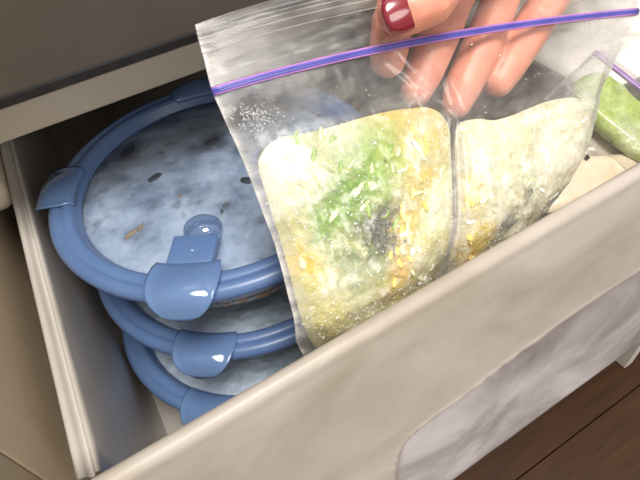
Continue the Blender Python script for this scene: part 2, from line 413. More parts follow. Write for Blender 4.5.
def container(cx, cy, z, tabs, label, latch=False, first=None):
    root = empty('food_container', (cx, cy, z-BH-.0012))
    tag(root, label, 'container', 'stacked blue-lidded glass bowls')
    lift = BH+.0012
    def P(o, par=root):
        o.parent = par; return o
    if first:
        ring = bpy.data.objects.new('lid', first['ring']); COL.objects.link(ring)
        win = bpy.data.objects.new('lid_window', first['win']); COL.objects.link(win)
        bowl = bpy.data.objects.new('bowl', first['bowl']); COL.objects.link(bowl)
        data = first
    else:
        ring = revolve('lid', ring_profile(), 160, M['blue'])
        def wh(x, y):
            r = math.hypot(x, y); return .0009*sst(.070, .064, r)+.0006*sst(.03, .0, r)
        win = lathe_disc('lid_window', .0755, -.0062, M['window'], 24, 120, wh)
        prof = bowl_prof_out + [(.0, -BH+.0018), (.0435, -BH+.0018), (.0520, -.0432), (.0606, -.0400), (.0684, -.0343), (.0746, -.0272), (.0787, -.0195), (.0811, -.0125), (.0822, -.0085), (.0838, -.0060), (.0845, -.0040), (.0870, -.0040)]
        bowl = revolve('bowl', prof, 128, M['glass'])
        data = {'ring': ring.data, 'win': win.data, 'bowl': bowl.data}
    for o in (ring, win, bowl):
        P(o); o.location = (0, 0, lift)
    P(win, ring); win.location = (0, 0, 0)
    for a in tabs:
        t = bpy.data.objects.new('tab', TABL if (latch and a == tabs[0]) else TAB); COL.objects.link(t); t.parent = ring
        t.rotation_euler = (0, 0, math.radians(a)); md = t.modifiers.new('thick', 'SOLIDIFY'); md.thickness = .0009; md.offset = 0
    if latch:
        a = math.radians(tabs[0]); R = Matrix.Rotation(a, 4, 'Z')
        b = box('vent_flap', (.0545, -.0108, -.0022), (.0722, .0108, .0014), M['blue'], None, bev=.0012); b.data.transform(R); P(b, ring)
        b = box('vent_hinge', (.0520, -.0112, -.0042), (.0543, .0112, -.0014), M['bluet'], None, bev=.001); b.data.transform(R); P(b, ring)
        bm = bmesh.new(); bmesh.ops.create_uvsphere(bm, u_segments=32, v_segments=18, radius=1)
        for v in bm.verts: v.co = Vector((.0450+v.co.x*.0085, v.co.y*.0098, -.0048+v.co.z*.0060))
        b = frombm('vent_dome', bm, M['dome']); b.data.transform(R); P(b, ring)
        bm = bmesh.new(); bmesh.ops.create_uvsphere(bm, u_segments=24, v_segments=12, radius=1)
        for v in bm.verts: v.co = Vector((.0640+v.co.x*.0016, v.co.y*.0016, .0015+v.co.z*.0006))
        b = frombm('rivet', bm, M['bluet']); b.data.transform(R); P(b, ring)
    return root, data
C1, C2, C3 = (.0471, .2235, 0.0), (.0500, .2228, -.0505), (.0440, .2145, -.1005)
r1, data = container(*C1, [238, 157, 76, 330], 'topmost blue-lidded round bowl of the stack, vent flap raised towards the front', True)
r2, _ = container(*C2, [233, 153, 63, 323], 'middle blue-lidded round bowl of the stack, pale frosty grains under its lid', False, data)
r3, _ = container(*C3, [227, 141, 51, 321], 'lowest blue-lidded round bowl of the stack, standing on the drawer bottom', False, data)

# food inside
def spots_xy(lst, z, c): 
    return [(onz(px, py, z)[0]-c[0], onz(px, py, z)[1]-c[1], r, a) for px, py, r, a in lst]
FS = -.0085
dk = spots_xy([(128, 152, .010, .75), (215, 140, .009, .8), (200, 148, .007, .55), (118, 178, .008, .4), (135, 234, .006, .35), (225, 207, .004, .5), (180, 195, .004, .35), (165, 120, .012, .5), (150, 205, .007, .25), (240, 150, .006, .5)], FS, C1)
def f1(x, y):
    n = fbm((x, y, .3), 45, 5); n2 = fbm((x, y, 1.7), 120, 4); n3 = fbm((x, y, 5.1), 16, 3)
    c = cmix(lin((138, 150, 168)), lin((204, 212, 224)), min(1, max(0, .62+.75*n)))
    c = cmix(c, lin((112, 106, 100)), min(.7, max(0, n2*.8+1.0*n3-.18)*1.2))
    for sx, sy, r, a in dk:
        wx = x+.003*n; wy = y+.003*n2; d = math.hypot(wx-sx, (wy-sy))/r
        c = cmix(c, lin((44, 42, 52)), a*math.exp(-d**4))
    return c
fd = lathe_disc('frozen_stew', .0805, FS, M['food'], 70, 220, lambda x, y: .0010*fbm((x, y, 0), 60, 4)-.002*sst(.070, .082, math.hypot(x, y)), f1, food_bottom)
fd.location = C1; tag(fd, 'pale bluish frozen stew with dark flecks in the topmost bowl', 'frozen food')
def morsel(name, par, x, y, z, sx, sy, sz, rz, mat, seed=0, tilt=(0, 0)):
    bm = bmesh.new(); bmesh.ops.create_icosphere(bm, subdivisions=2, radius=1)
    for v in bm.verts:
        k = 1+.22*noise.noise(v.co*1.6+Vector((seed, 0, 0))); v.co = Vector((v.co.x*sx*k, v.co.y*sy*k, v.co.z*sz*k))
    o = frombm(name, bm, mat); o.parent = par; o.location = (x, y, z); o.rotation_euler = (tilt[0], tilt[1], rz); return o
for px, py, sx, sy, rz, mt, nm in [(155, 178, .0046, .0024, .3, 'drk', 'bean'), (247, 181, .0044, .0026, -.9, 'drk', 'bean'), (181, 196, .0020, .0008, 1.3, 'brn', 'food_fleck'), (132, 234, .0046, .0013, .4, 'brn', 'food_fleck'),
                                   (226, 206, .0020, .0012, .2, 'grey', 'food_fleck'), (222, 212, .0017, .0010, 1.2, 'grey', 'food_fleck'), (141, 228, .0026, .0010, .9, 'brn', 'food_fleck'), (212, 142, .0052, .0030, .2, 'drk', 'bean'), (128, 152, .0055, .0032, .5, 'drk', 'bean')]:
    p = onz(px, py, FS); morsel(nm, fd, p[0]-C1[0], p[1]-C1[1], FS+.0004, sx, sy, .0012, rz, M[mt], px)
def f2(x, y):
    n = fbm((x, y, 2.3), 60, 4); n2 = fbm((x, y, 7), 20, 3)
    c = cmix(lin((206, 214, 216)), lin((246, 249, 249)), min(1, max(0, .55+.8*n)))
    return cmix(c, lin((168, 172, 160)), min(.6, max(0, n2*.8)))
for c, lb in ((C2, 'white frost-covered rice-like food in the middle bowl'), (C3, 'white frosty granular food in the lowest bowl')):
    o = lathe_disc('frozen_rice', .0805, FS, M['rice'], 70, 240, lambda x, y, s=c[2]: .0016*fbm((x, y, s*40), 170, 5)-.002*sst(.072, .082, math.hypot(x, y)), f2, food_bottom)
    o.location = c; tag(o, lb, 'frozen food')
# brown morsels against the glass of the top bowl
for px, py, s in [(262, 292, .0036), (243, 298, .0026), (226, 303, .0022), (272, 286, .0022)]:
    p = ony(px, py, .150); a = math.atan2(p[1]-C1[1], p[0]-C1[0]); z = -.022
    morsel('meat_morsel', fd, math.cos(a)*.0785, math.sin(a)*.0785, z, .0012, s*1.5, s, a, M['brn'], px)

# ================================================================== HELD BAG
TL = math.radians(30)
BP0 = np.array([0, .1085, 0.]); BN = np.array([0, -math.cos(TL), math.sin(TL)]); BU = np.array([0, math.sin(TL), math.cos(TL)])
def U(px, py):
    p = onpl(px, py, BP0, BN); return np.array([p[0], (p-BP0)@BU])
def place(x, s, off=0):
    k = float(sst(-.012, .012, s)); t = TL*k                 # below the rim the bag hangs straight down
    if s >= .012: base = BP0+BU*s; n = BN
    else:
        steps = 12; b = BP0+BU*.012; ds = (.012-s)/steps
        for i in range(steps):
            sm = .012-ds*(i+.5); tt = TL*float(sst(-.012, .012, sm)); b = b-np.array([0, math.sin(tt), math.cos(tt)])*ds
        base = b; n = np.array([0, -math.cos(t), math.sin(t)])
    p = base+n*off; return np.array([x, p[1], p[2]])
SB = -.050
Lr = [U(195, 25), U(212, 92), U(245, 165), U(275, 245), U(302, 348), np.array([.034, -.028]), np.array([.036, SB])]
Rr = [U(645, -52), U(636, 12), U(604, 86), U(588, 148), U(566, 205), np.array([.178, -.028]), np.array([.174, SB])]
Mid = [U(415, -30), U(432, 39), None, None, None, None, None]
def rowpt(v, u):
    """v: 0..6 along the control rows, u: 0..1 across"""
    i = min(int(v), 5); f = v-i
    a = Lr[i]*(1-f)+Lr[i+1]*f; b = Rr[i]*(1-f)+Rr[i+1]*f
    p = a*(1-u)+b*u
    def bow(j):
        if Mid[j] is None: return np.zeros(2)
        return Mid[j]-(Lr[j]+Rr[j])/2
    m = bow(i)*(1-f)+bow(i+1)*f
    return p+m*4*u*(1-u)
polyL = [U(256, 160), U(268, 140), U(320, 128), U(380, 111), U(425, 106), U(446, 116), U(452, 165), U(453, 262), np.array([.107, -.025]), np.array([.092, -.042]), np.array([.048, -.042]), np.array([.039, -.022]), U(301, 320), U(283, 255), U(266, 200)]
polyR = [U(457, 124), U(500, 118), U(555, 98), U(588, 102), U(590, 140), U(568, 198), np.array([.172, -.025]), np.array([.160, -.042]), np.array([.118, -.042]), np.array([.1125, -.022]), U(458, 258), U(456, 195)]
def XY(q):
    v = CM.T @ (BP0+BU*q[1]+np.array([q[0], 0, 0])-CAM); return 320+FPX*v[0]/-v[2], 240-FPX*v[1]/-v[2]
def smooth_poly(P, n):
    P = np.array(P); m = len(P); out = []
    for i in range(m):
        p0, p1, p2, p3 = P[i-1], P[i], P[(i+1) % m], P[(i+2) % m]
        for t in np.linspace(0, 1, 12, endpoint=False):
            out.append(.5*((2*p1)+(-p0+p2)*t+(2*p0-5*p1+4*p2-p3)*t*t+(-p0+3*p1-3*p2+p3)*t**3))
    out = np.array(out); d = np.r_[0, np.cumsum(np.linalg.norm(np.roll(out, -1, 0)-out, axis=1))]
    q = np.linspace(0, d[-1], n, endpoint=False); ext = np.vstack([out, out[:1]])
    return np.stack([np.interp(q, d, ext[:, 0]), np.interp(q, d, ext[:, 1])], 1)
def poly_depth(P, x, s):
    """signed distance into polygon (positive inside)"""
    p = np.array([x, s]); a = P; b = np.roll(P, -1, 0); e = b-a; d = p-a
    t = np.clip((d*e).sum(1)/(e*e).sum(1), 0, 1); dist = np.linalg.norm(d-t[:, None]*e, axis=1).min()
    ins = ((a[:, 1] > s) != (b[:, 1] > s)) & (x < (b[:, 0]-a[:, 0])*(s-a[:, 1])/(b[:, 1]-a[:, 1]+1e-12)+a[:, 0])
    return dist if ins.sum() % 2 else -dist
PLs, PRs = smooth_poly(polyL, 120), smooth_poly(polyR, 120)
TH = .0075
def lump(P, x, s, seed):
    d = poly_depth(P, x, s)
    if d <= 0: return 0.0
    e = min(1, d/.028); h = TH*(1-(1-e)**2)**.75
    h *= .80+.30*fbm((x, s, seed), 42, 3)+.16*abs(fbm((x*1.3, s, seed+4), 110, 3))
    return max(0, min(h, .0105))
def block(name, P, seed, patches, basec, label):
    cen = P.mean(0); n = 200; P2 = smooth_poly(P[::4], n); nr = 66
    V = []; C = []
    def colr(x, s):
        n1 = fbm((x, s, seed), 60, 4); n2 = fbm((x, s, seed+9), 170, 4); n3 = fbm((x, s, seed+3), 22, 3)
        c = cmix(basec[0], basec[1], min(1, max(0, .5+.9*n1)))
        for (px, py, r, col, a) in patches:
            q = U(px, py); R = r*.00050
            dx = x+.0075*n1+.002*n2-q[0]; dy = s+.0075*n3+.002*n1-q[1]
            d = math.hypot(dx, dy)/R
            c = cmix(c, lin(col), a*math.exp(-d**3)*min(1, max(.35, 1.05+.9*n2)))
        return cmix(c, lin((246, 246, 234)), min(.7, max(0, n2*.9+.25*n3-.05)))
    for side in (1, -1):
        for j in range(nr+1):
            rho = 1-(j/nr)**1.25 if side == 1 else 1-(j/nr)**1.25
            for k in range(n):
                q = cen+(P2[k]-cen)*max(rho, .0005)*.985
                h = lump(P, q[0], q[1], seed)*.94-.0002; h = max(h, .0004)
                h += .00045*fbm((q[0], q[1], 2+side), 330, 3)*min(1, h/.003)
                V.append(place(q[0], q[1], side*h*(1 if side == 1 else .85))); C.append(colr(*q))
    F = grid_faces(n, nr+1, wrap=True)+grid_faces(n, nr+1, wrap=True, base=n*(nr+1), flip=True)
    for k in range(n):
        b = (k+1) % n; o = n*(nr+1); F.append((k, o+k, o+b, b))
    cc = Vector(place(cen[0], cen[1], 0)); cc.z -= .02
    o = mesh(name, [Vector(v)-cc for v in V], F, M['veg']); o.location = cc; fixn(o); setcol(o, C)
    tag(o, label, 'frozen food'); return o
GR, DG, YE, OR, WH, GY, OL = (112, 156, 28), (92, 132, 60), (226, 196, 60), (226, 172, 52), (246, 246, 236), (70, 72, 64), (150, 160, 84)
patL = [(352, 182, 34, GR, 1.0), (385, 150, 28, (140, 178, 56), .9), (330, 214, 24, GR, .95), (305, 142, 24, OL, .7), (372, 236, 24, GY, .95), (384, 216, 16, GY, .8), (417, 190, 20, YE, .8), (405, 118, 30, OR, .55),
        (432, 150, 18, YE, .4), (396, 272, 20, OR, .6), (402, 230, 14, YE, .7), (302, 272, 18, YE, .8), (355, 266, 20, DG, .6), (270, 160, 22, WH, .95), (300, 185, 20, WH, .3), (335, 150, 22, WH, .4), (430, 210, 20, WH, .5), (330, 320, 26, (222, 210, 120), .5), (410, 290, 20, OL, .3)]
patR = [(474, 240, 22, YE, .85), (466, 196, 12, YE, .6), (478, 262, 14, OR, .6), (506, 216, 10, GY, .9), (522, 190, 12, GY, .65), (530, 170, 18, OL, .35), (540, 140, 24, WH, .5), (495, 150, 24, (240, 234, 190), .5), (500, 232, 12, GY, .5), (560, 125, 18, (226, 226, 190), .5)]
bl = block('frozen_vegetables', PLs, 1.3, patL, (lin((190, 187, 122)), lin((226, 222, 182))), 'larger green and yellow frozen vegetable block in left half of the held bag')
br = block('frozen_vegetables', PRs, 8.6, patR, (lin((194, 189, 150)), lin((224, 220, 196))), 'paler cream frozen vegetable block in right half of the held bag')
def piece(par, name, px, py, l, wd, rz, mat, seed, P, sd):
    q = U(px, py); h = lump(P, q[0], q[1], sd)*.94
    c = place(q[0], q[1], h-.0002)
    bm = bmesh.new(); bmesh.ops.create_icosphere(bm, subdivisions=2, radius=1)
    ax = Vector((1, 0, 0))*math.cos(rz)+Vector(BU)*math.sin(rz); ay = Vector(BN).cross(ax); an = Vector(BN)
    for v in bm.verts:
        k = 1+.35*noise.noise(v.co*1.8+Vector((seed, seed*.3, 0)))
        v.co = ax*(v.co.x*l*k)+ay*(v.co.y*wd*k)+an*(v.co.z*.0005*k)
    o = frombm(name, bm, mat); o.parent = par; o.location = Vector(c)-par.location; return o
rnd = random.Random(5)
for i in range(24):
    px, py = rnd.choice([(350, 180), (335, 210), (380, 155), (365, 195), (310, 145)]); px += rnd.gauss(0, 14); py += rnd.gauss(0, 12)
    piece(bl, 'leaf_shred', px, py, rnd.uniform(.002, .0042), rnd.uniform(.0006, .0011), rnd.uniform(.2, 1.5), M['grn'] if rnd.random() < .65 else M['pale'], i, PLs, 1.3)
for i in range(26):
    px, py = rnd.choice([(415, 190), (302, 272), (396, 270), (402, 232), (420, 140)]); px += rnd.gauss(0, 9); py += rnd.gauss(0, 12)
    piece(bl, 'yellow_shred', px, py, rnd.uniform(.0018, .0035), rnd.uniform(.0008, .0015), rnd.uniform(.8, 2), M['yel'] if rnd.random() < .6 else M['pale'], i+50, PLs, 1.3)
for i in range(22):
    px = 373+rnd.gauss(0, 8); py = 230+rnd.gauss(0, 12)
    piece(bl, 'seaweed_shred', px, py, rnd.uniform(.0012, .0026), rnd.uniform(.0005, .001), rnd.uniform(0, 3), M['grey'], i+90, PLs, 1.3)
for i in range(14):
    px = rnd.uniform(285, 445); py = rnd.uniform(140, 300)
    if poly_depth(PLs, *U(px, py)) > .004: piece(bl, 'pale_shred', px, py, rnd.uniform(.002, .0045), rnd.uniform(.0007, .0014), rnd.uniform(0, 3), M['pale'] if rnd.random() < .5 else M['ice'], i+130, PLs, 1.3)
for i in range(12):
    px, py = rnd.choice([(474, 240), (466, 200), (478, 258)]); px += rnd.gauss(0, 4); py += rnd.gauss(0, 8)
    if poly_depth(PRs, *U(px, py)) > .002: piece(br, 'yellow_shred', px, py, rnd.uniform(.0018, .0032), rnd.uniform(.0008, .0013), rnd.uniform(.8, 2), M['yel'], i+170, PRs, 8.6)
for i in range(10):
    px, py = rnd.choice([(506, 216), (522, 190)]); px += rnd.gauss(0, 5); py += rnd.gauss(0, 4)
    piece(br, 'seaweed_shred', px, py, rnd.uniform(.001, .0024), rnd.uniform(.0004, .0008), rnd.uniform(0, 1), M['grey'], i+190, PRs, 8.6)
for i in range(12):
    px = rnd.uniform(465, 580); py = rnd.uniform(120, 250)
    if poly_depth(PRs, *U(px, py)) > .004: piece(br, 'pale_shred', px, py, rnd.uniform(.0015, .004), rnd.uniform(.0006, .0012), rnd.uniform(0, 3), M['ice'] if rnd.random() < .6 else M['pale'], i+230, PRs, 8.6)

# the film
WR = [((386, 62), (452, 118), .0011), ((398, 50), (455, 125), .0008), ((430, 44), (405, 112), .0007), ((432, 46), (452, 120), .0009), ((452, 118), (456, 268), .0016), ((447, 100), (440, 300), .0006), ((478, 125), (492, 240), .0010),
      ((440, 62), (470, 128), .0006), ((420, 110), (395, 250), .0006), ((560, 110), (520, 205), .0006), ((405, 118), (412, 290), .0005), ((300, 330), (440, 290), .0008), ((290, 300), (400, 262), .0006), ((500, 130), (600, 100), .0009), ((395, 60), (430, 128), .0005)]
WR = [(U(*a), U(*b), h) for a, b, h in WR]
bag = tag(empty('freezer_bag', place(.108, SB)), 'clear zip freezer bag of frozen vegetables pinched and lifted by the hand', 'bag')
nu, nv = 190, 170
zl = [rowpt(1, u) for u in np.linspace(0, 1, 60)]
def film(name, side):
    V = []; H = []
    for j in range(nv):
        v = 6*j/(nv-1)
        for i in range(nu):
            u = i/(nu-1); q = rowpt(v, u); x, s = q
            h = max(lump(PLs, x, s, 1.3), lump(PRs, x, s, 8.6))
            edge = min(1, min(u, 1-u)/.045)*min(1, (6-v)/.25)
            air = .0030*math.sqrt(edge)*sst(1.0, 1.8, v)
            h = max(h+.0007, air) if h > 0 else air
            px_, py_ = XY(q); fg = math.exp(-((px_-465)/108)**4)*math.exp(-((py_-35)/75)**4)
            if side == -1: h *= 1-.97*fg
            h = h*edge**.5+.00025
            wr = 0
            for a, b, am in WR:
                e = b-a; d = q-a; t = max(0, min(1, float(d@e)/float(e@e))); dd = np.linalg.norm(d-e*t)
                if dd < .004: wr += am*math.exp(-(dd/.0009)**2)*math.sin(math.pi*min(1, t+.12))**.5 if t < .88 else am*math.exp(-(dd/.0009)**2)*max(0, (1-t)/.12)
            if v > 1.1: wr += .0002*fbm((x*1.2, s*.55, 3+side), 150, 3)*min(1, edge*2)
            ed = .0011*fbm((x*.2, s, 11), 90, 3)*(1-edge)
            # flap above the zip stays nearly flat with fine level ripples; film puckers at the zip
            if v < 1: h = .0004+.0003*math.sin(s*5200+2*fbm((x, s, 0), 30, 2))*0+.0006*(v-1)**2*side*0
            if side == -1: wr *= 1-fg
            sway = .0016*fbm((x, s, 20), 16, 2)*min(1, abs(v-1))*(1 if v < 2 else max(0, 3-v))*(1-fg)
            V.append(place(x, s, side*(h+wr*edge)+ed+sway))
            hz = .07
            if v < 1: hz = .12+.33*max(0, fbm((x*.15, s*3.5, 1), 150, 3))+.22*math.exp(-((v-.72)/.16)**2)*max(0, fbm((x, s*2, 4), 60, 3)+.3)
            elif v < 2.1: hz = .13+.22*max(0, fbm((x, s, 6), 40, 3))
            hz += .5*math.exp(-(min(u, 1-u)/.007)**2)+(.25 if v < 2 else .42)*(1-edge)
            if h > .003: hz += .04+.2*max(0, fbm((x, s, 9), 70, 3))
            hz += min(.6, wr*150)  # creases turned milkier: their bright highlights are put into the haze
            if .9 < v < 3.2: hz += .30*sst(.80, .97, u)
            if v > 2.2 and h < .0036: hz += .22*edge*sst(2.2, 2.6, v)*(1-fg)
            
            if side == -1: hz *= .5*(1-.9*fg)
            else: hz *= (1-.6*fg)
            H.append(min(1, max(0, hz)))
    org = Vector(bag.location)
    o = mesh(name, [Vector(p)-org for p in V], grid_faces(nu, nv, flip=(side == 1)), M['film'], bag)
    a = o.data.attributes.new('haze', 'FLOAT', 'POINT'); a.data.foreach_set('value', H)
    return o
film('front_film', 1); film('back_film', -1)
org = Vector(bag.location)
def zipline(name, v, off, ra, rb, mat):
    pts = [Vector(place(*rowpt(v, u), off))-org for u in np.linspace(0, 1, 50)]
    return tube(name, pts, (ra, rb), mat, bag, 10, flat=tuple(BN))
zipline('zip_track', 1.0, .0004, .0016, .0013, M['zip'])
zipline('zip_edge', .955, .0008, .0005, .0006, M['zipedge'])
zipline('zip_edge', 1.035, .0008, .0005, .0006, M['zipedge'])
zipline('zip_rib', .985, .0017, .0003, .0003, M['zip'])
for v in (.10, .16, .22, .30, .42):
    zipline('film_ridge', v, .0007, .00018, .00025, M['ice'] if v == .99 else M['film'])
for q in bag.children:
    if q.name.startswith('film_ridge'):
        a = q.data.attributes.new('haze', 'FLOAT', 'POINT'); a.data.foreach_set('value', [.35]*len(q.data.vertices))
# drops of meltwater on the film
V, F = [], []
def drop(px, py, r):
    q = U(px, py); h = max(lump(PLs, *q, 1.3), lump(PRs, *q, 8.6)); c = Vector(place(q[0], q[1], max(h+.001, .0032)+.0003)); b = len(V)
    V.append(c+Vector(BN)*r*.8)
    for m_, kk in ((.75, .5), (1, 0)):
        for k in range(7):
            a = 2*math.pi*k/7; V.append(c+(Vector((1, 0, 0))*math.cos(a)+Vector(BU)*math.sin(a))*r*m_+Vector(BN)*r*kk)
    for k in range(7):
        k2 = (k+1) % 7; F.append((b, b+1+k, b+1+k2)); F.append((b+1+k, b+8+k, b+8+k2, b+1+k2))
for i in range(210): drop(rnd.gauss(254, 13), rnd.gauss(118, 8)-.35*(0), abs(rnd.gauss(.00022, .0001))+.00008)
for i in range(70): drop(rnd.uniform(240, 320), rnd.uniform(96, 150), rnd.uniform(.00012, .0003))
for i in range(70):
    px = rnd.uniform(300, 595); drop(px, rnd.uniform(100, 116)-.15*(px-300)+rnd.gauss(0, 6), rnd.uniform(.00012, .0003))
for px, py, r in [(253, 138, .0007), (275, 113, .0007), (281, 117, .0008), (288, 132, .0005), (301, 125, .0006), (257, 164, .0006), (466, 46, .0007), (494, 57, .0008), (365, 96, .0006), (362, 91, .0005), (453, 75, .0006), (480, 113, .0006), (479, 107, .0005), (562, 55, .0006), (565, 55, .0005), (489, 86, .0005), (520, 80, .0005)]: drop(px, py, r*.75)
dp = mesh('water_drops', [v-org for v in V], F, M['drop'], bag); dp['kind'] = 'stuff'
# frost crumbs inside the bag, lying against the film
V, F = [], []
def crumb(px, py, r):
    q = U(px, py); hh = max(lump(PLs, *q, 1.3), lump(PRs, *q, 8.6))
    if hh <= 0: return
    c = Vector(place(q[0], q[1], hh*.94+.0001)); b = len(V)
    for d in ((1, 0, 0), (-.6, .8, 0), (-.6, -.8, 0), (0, 0, 1)):
        j = [x*rnd.uniform(.6, 1.3) for x in d]; V.append(c+(Vector((1, 0, 0))*j[0]+Vector(BU)*j[1]+Vector(BN)*j[2]*.7)*r)
    F.extend([(b, b+1, b+3), (b+1, b+2, b+3), (b+2, b, b+3)])
for i in range(1500): crumb(rnd.uniform(262, 585), rnd.uniform(105, 345), rnd.uniform(.0002, .0007))
fc = mesh('frost_crumbs', V, F, M['ice'], None, False); tag(fc, 'white frost crumbs stuck to the frozen vegetables in the held bag', 'frost', kind='stuff')

# ================================================================== HAND
def hp(px, py, off): return Vector(onpl(px, py, BP0+BN*off, BN))
def chain(bm, pts):
    for (p, r), (q, s) in zip(pts[:-1], pts[1:]):
        n = max(2, int((q-p).length/.0022))
        for i in range(n+1):
            t = i/n; m = Matrix.Translation(p.lerp(q, t)) @ Matrix.Scale(r*(1-t)+s*t, 4)
            bmesh.ops.create_icosphere(bm, subdivisions=2, radius=1, matrix=m)
bm = bmesh.new()
OB = -.0102
idx = [(hp(388, 60, OB), .0076), (hp(389, 47, OB-.0003), .0086), (hp(392, 25, OB-.001), .0090), (hp(400, -10, OB-.002), .0080), (hp(425, -55, OB-.004), .0090), (hp(470, -115, OB+.002), .0100), (hp(520, -165, .002), .0125)]
mid = [(hp(416, 91, OB), .0070), (hp(423, 74, OB-.0005), .0086), (hp(438, 38, OB-.0015), .0092), (hp(455, 0, OB-.003), .0082), (hp(480, -45, OB-.004), .0094), (hp(515, -105, OB+.002), .0100), (hp(550, -158, .001), .0125)]
rng = [(hp(456, 104, OB), .0070), (hp(463, 86, OB-.0005), .0087), (hp(480, 50, OB-.0015), .0093), (hp(497, 8, OB-.003), .0088), (hp(514, -35, OB-.004), .0092), (hp(548, -95, OB+.002), .0098), (hp(580, -145, .0), .0120)]
pky = [(hp(498, 82, OB), .0074), (hp(508, 64, OB-.0005), .0090), (hp(530, 30, OB-.0015), .0096), (hp(551, -2, OB-.002), .0092), (hp(567, -30, OB-.003), .0090), (hp(590, -85, OB+.002), .0090), (hp(615, -130, -.001), .0110)]
thb = [(hp(398, 13, .0092), .0080), (hp(409, 8, .0100), .0096), (hp(430, -1, .0108), .0100), (hp(440, -12, .0115), .0090), (hp(480, -48, .012), .0105), (hp(530, -105, .012), .0125), (hp(580, -150, .010), .0135)]
for c in (idx, mid, rng, pky, thb): chain(bm, c)
wr_ = hp(650, -200, .008); arm = hp(790, -300, .028)
for c in (idx, mid, rng, pky, thb): chain(bm, [(c[-1][0], c[-1][1]), (wr_, .020)])
chain(bm, [(wr_, .021), (arm, .027)])
me = bpy.data.meshes.new('hand_raw'); bm.to_mesh(me); bm.free()
tmp = bpy.data.objects.new('hand_raw', me); COL.objects.link(tmp)
md = tmp.modifiers.new('r', 'REMESH'); md.mode = 'VOXEL'; md.voxel_size = .0011
md = tmp.modifiers.new('s', 'SMOOTH'); md.factor = .5; md.iterations = 5
dg = bpy.context.evaluated_depsgraph_get(); ev = tmp.evaluated_get(dg)
hm = bpy.data.meshes.new_from_object(ev); bpy.data.objects.remove(tmp); hm.name = 'hand'
# joint creases on the finger pads
cre = []
for c in (idx, mid, rng, pky, thb):
    for k, f in ((2, .5), (3, .9)):
        a, b = c[k][0], c[k+1][0]; cre.append((a.lerp(b, f*.4), (b-a).normalized()))
co = np.empty(len(hm.vertices)*3); hm.vertices.foreach_get('co', co); co = co.reshape(-1, 3)
no = np.empty(len(hm.vertices)*3); hm.vertices.foreach_get('normal', no); no = no.reshape(-1, 3)
for p, d in cre:
    rel = co-np.array(p); al = rel@np.array(d); rd = np.linalg.norm(rel, axis=1)
    m = rd < .0115; co[m] -= no[m]*(.00045*np.exp(-(al[m]/.0007)**2))[:, None]
hm.vertices.foreach_set('co', co.reshape(-1))
hc = Vector(hp(480, -60, 0))
hm.transform(Matrix.Translation(-hc))
person = put('hand', hm, M['skin']); person.location = hc
tag(person, 'bare right hand with red nails reaching from above to pinch the bag', 'hand')
def nail(center, along, normal, L_, W_, curv, name='nail'):
    V = []; along = along.normalized(); normal = (normal-along*normal.dot(along)).normalized(); sd = along.cross(normal)
    n = 21
    for j in range(n):
        b = -1+2*j/(n-1)
        for i in range(n):
            a = -1+2*i/(n-1)
            # squircle mapping
            x = a*math.sqrt(1-b*b*.42); y = b*math.sqrt(1-a*a*.42)
            th = x*W_/curv
            h = curv*(math.cos(th)-1)-.0009*y*y
            V.append(center+sd*(curv*math.sin(th))+along*(y*L_)+normal*(h-.00055*max(0, (x*x+y*y)-.85)/.15))
    o = mesh(name, [v-hc for v in V], grid_faces(n, n), M['nail'], person)
    m_ = o.modifiers.new('t', 'SOLIDIFY'); m_.thickness = .0008; m_.offset = 0
    return o
ta = (thb[0][0]-thb[2][0])
view = (Vector(CAM)-thb[1][0]).normalized()
nn = (view+Vector((0, 0, 0))*.0)
nail(thb[1][0]+ta.normalized()*.0006+nn*.0088, ta, nn, .0088, .0077, .0098, 'thumb_nail')
for c in (idx, mid, rng, pky):
    a = c[0][0]-c[2][0]; nail(c[1][0]+a.normalized()*.002-Vector(BN)*(c[1][1]+.0001), a, -Vector(BN), .0062, .0050, .0075, 'finger_nail')

# ================================================================== RIGHT-HAND PACKAGES
# second zip bag lying behind the beige pouch
def slab(name, P0, ex, ey, pts, thick, mat, seed, rough=.0006, col=None, n=120, nr=34):
    """soft pillow with outline pts in its own plane (ex, ey)"""
    ez = np.cross(ex, ey); P = smooth_poly(pts, n); cen = P.mean(0); V = []; C = []
    for side in (1, -1):
        for j in range(nr+1):
            rho = max(1-(j/nr)**1.3, .0005)
            for k in range(n):
                q = cen+(P[k]-cen)*rho; h = thick*math.sqrt(max(0, 1-rho**5))*(1+.35*fbm((q[0], q[1], seed), 45, 3))+rough*fbm((q[0], q[1], seed+2), 150, 3)
                V.append(Vector(P0+ex*q[0]+ey*q[1]+ez*side*max(h, .0002)))
                if col: C.append(col(*q))
    F = grid_faces(n, nr+1, wrap=True)+grid_faces(n, nr+1, wrap=True, base=n*(nr+1), flip=True)
    for k in range(n):
        b = (k+1) % n; o = n*(nr+1); F.append((k, o+k, o+b, b))
    c = Vector(P0+ex*cen[0]+ey*cen[1])
    o = mesh(name, [v-c for v in V], F, mat); o.location = c; fixn(o)
    if col: setcol(o, C)
    return o
n2 = np.array([-.10, -.42, .90]); n2 /= np.linalg.norm(n2)
Q0 = onz(625, 110, -.022)
za = onpl(604, 66, Q0, n2); zb = onpl(660, 110, Q0, n2)
ex2 = (zb-za)/np.linalg.norm(zb-za); ey2 = np.cross(n2, ex2)       # ey2 points away from the contents or into; sign fixed below
if (onpl(625, 130, Q0, n2)-za)@ey2 > 0: ey2 = -ey2
ex2s = ex2
def L2(px, py): p = onpl(px, py, Q0, n2)-Q0; return np.array([p@ex2s, p@ey2])
def g2(x, y):
    n1 = fbm((x, y, 4), 60, 4); n3 = fbm((x, y, 14), 30, 3)
    c = cmix(lin((140, 166, 62)), lin((186, 206, 112)), min(1, max(0, .5+.9*n1)))
    return cmix(c, lin((236, 238, 214)), min(.9, max(0, n3*1.3-.28)))
z0 = L2(604, 62); z1 = z0+np.array([.10, 0])
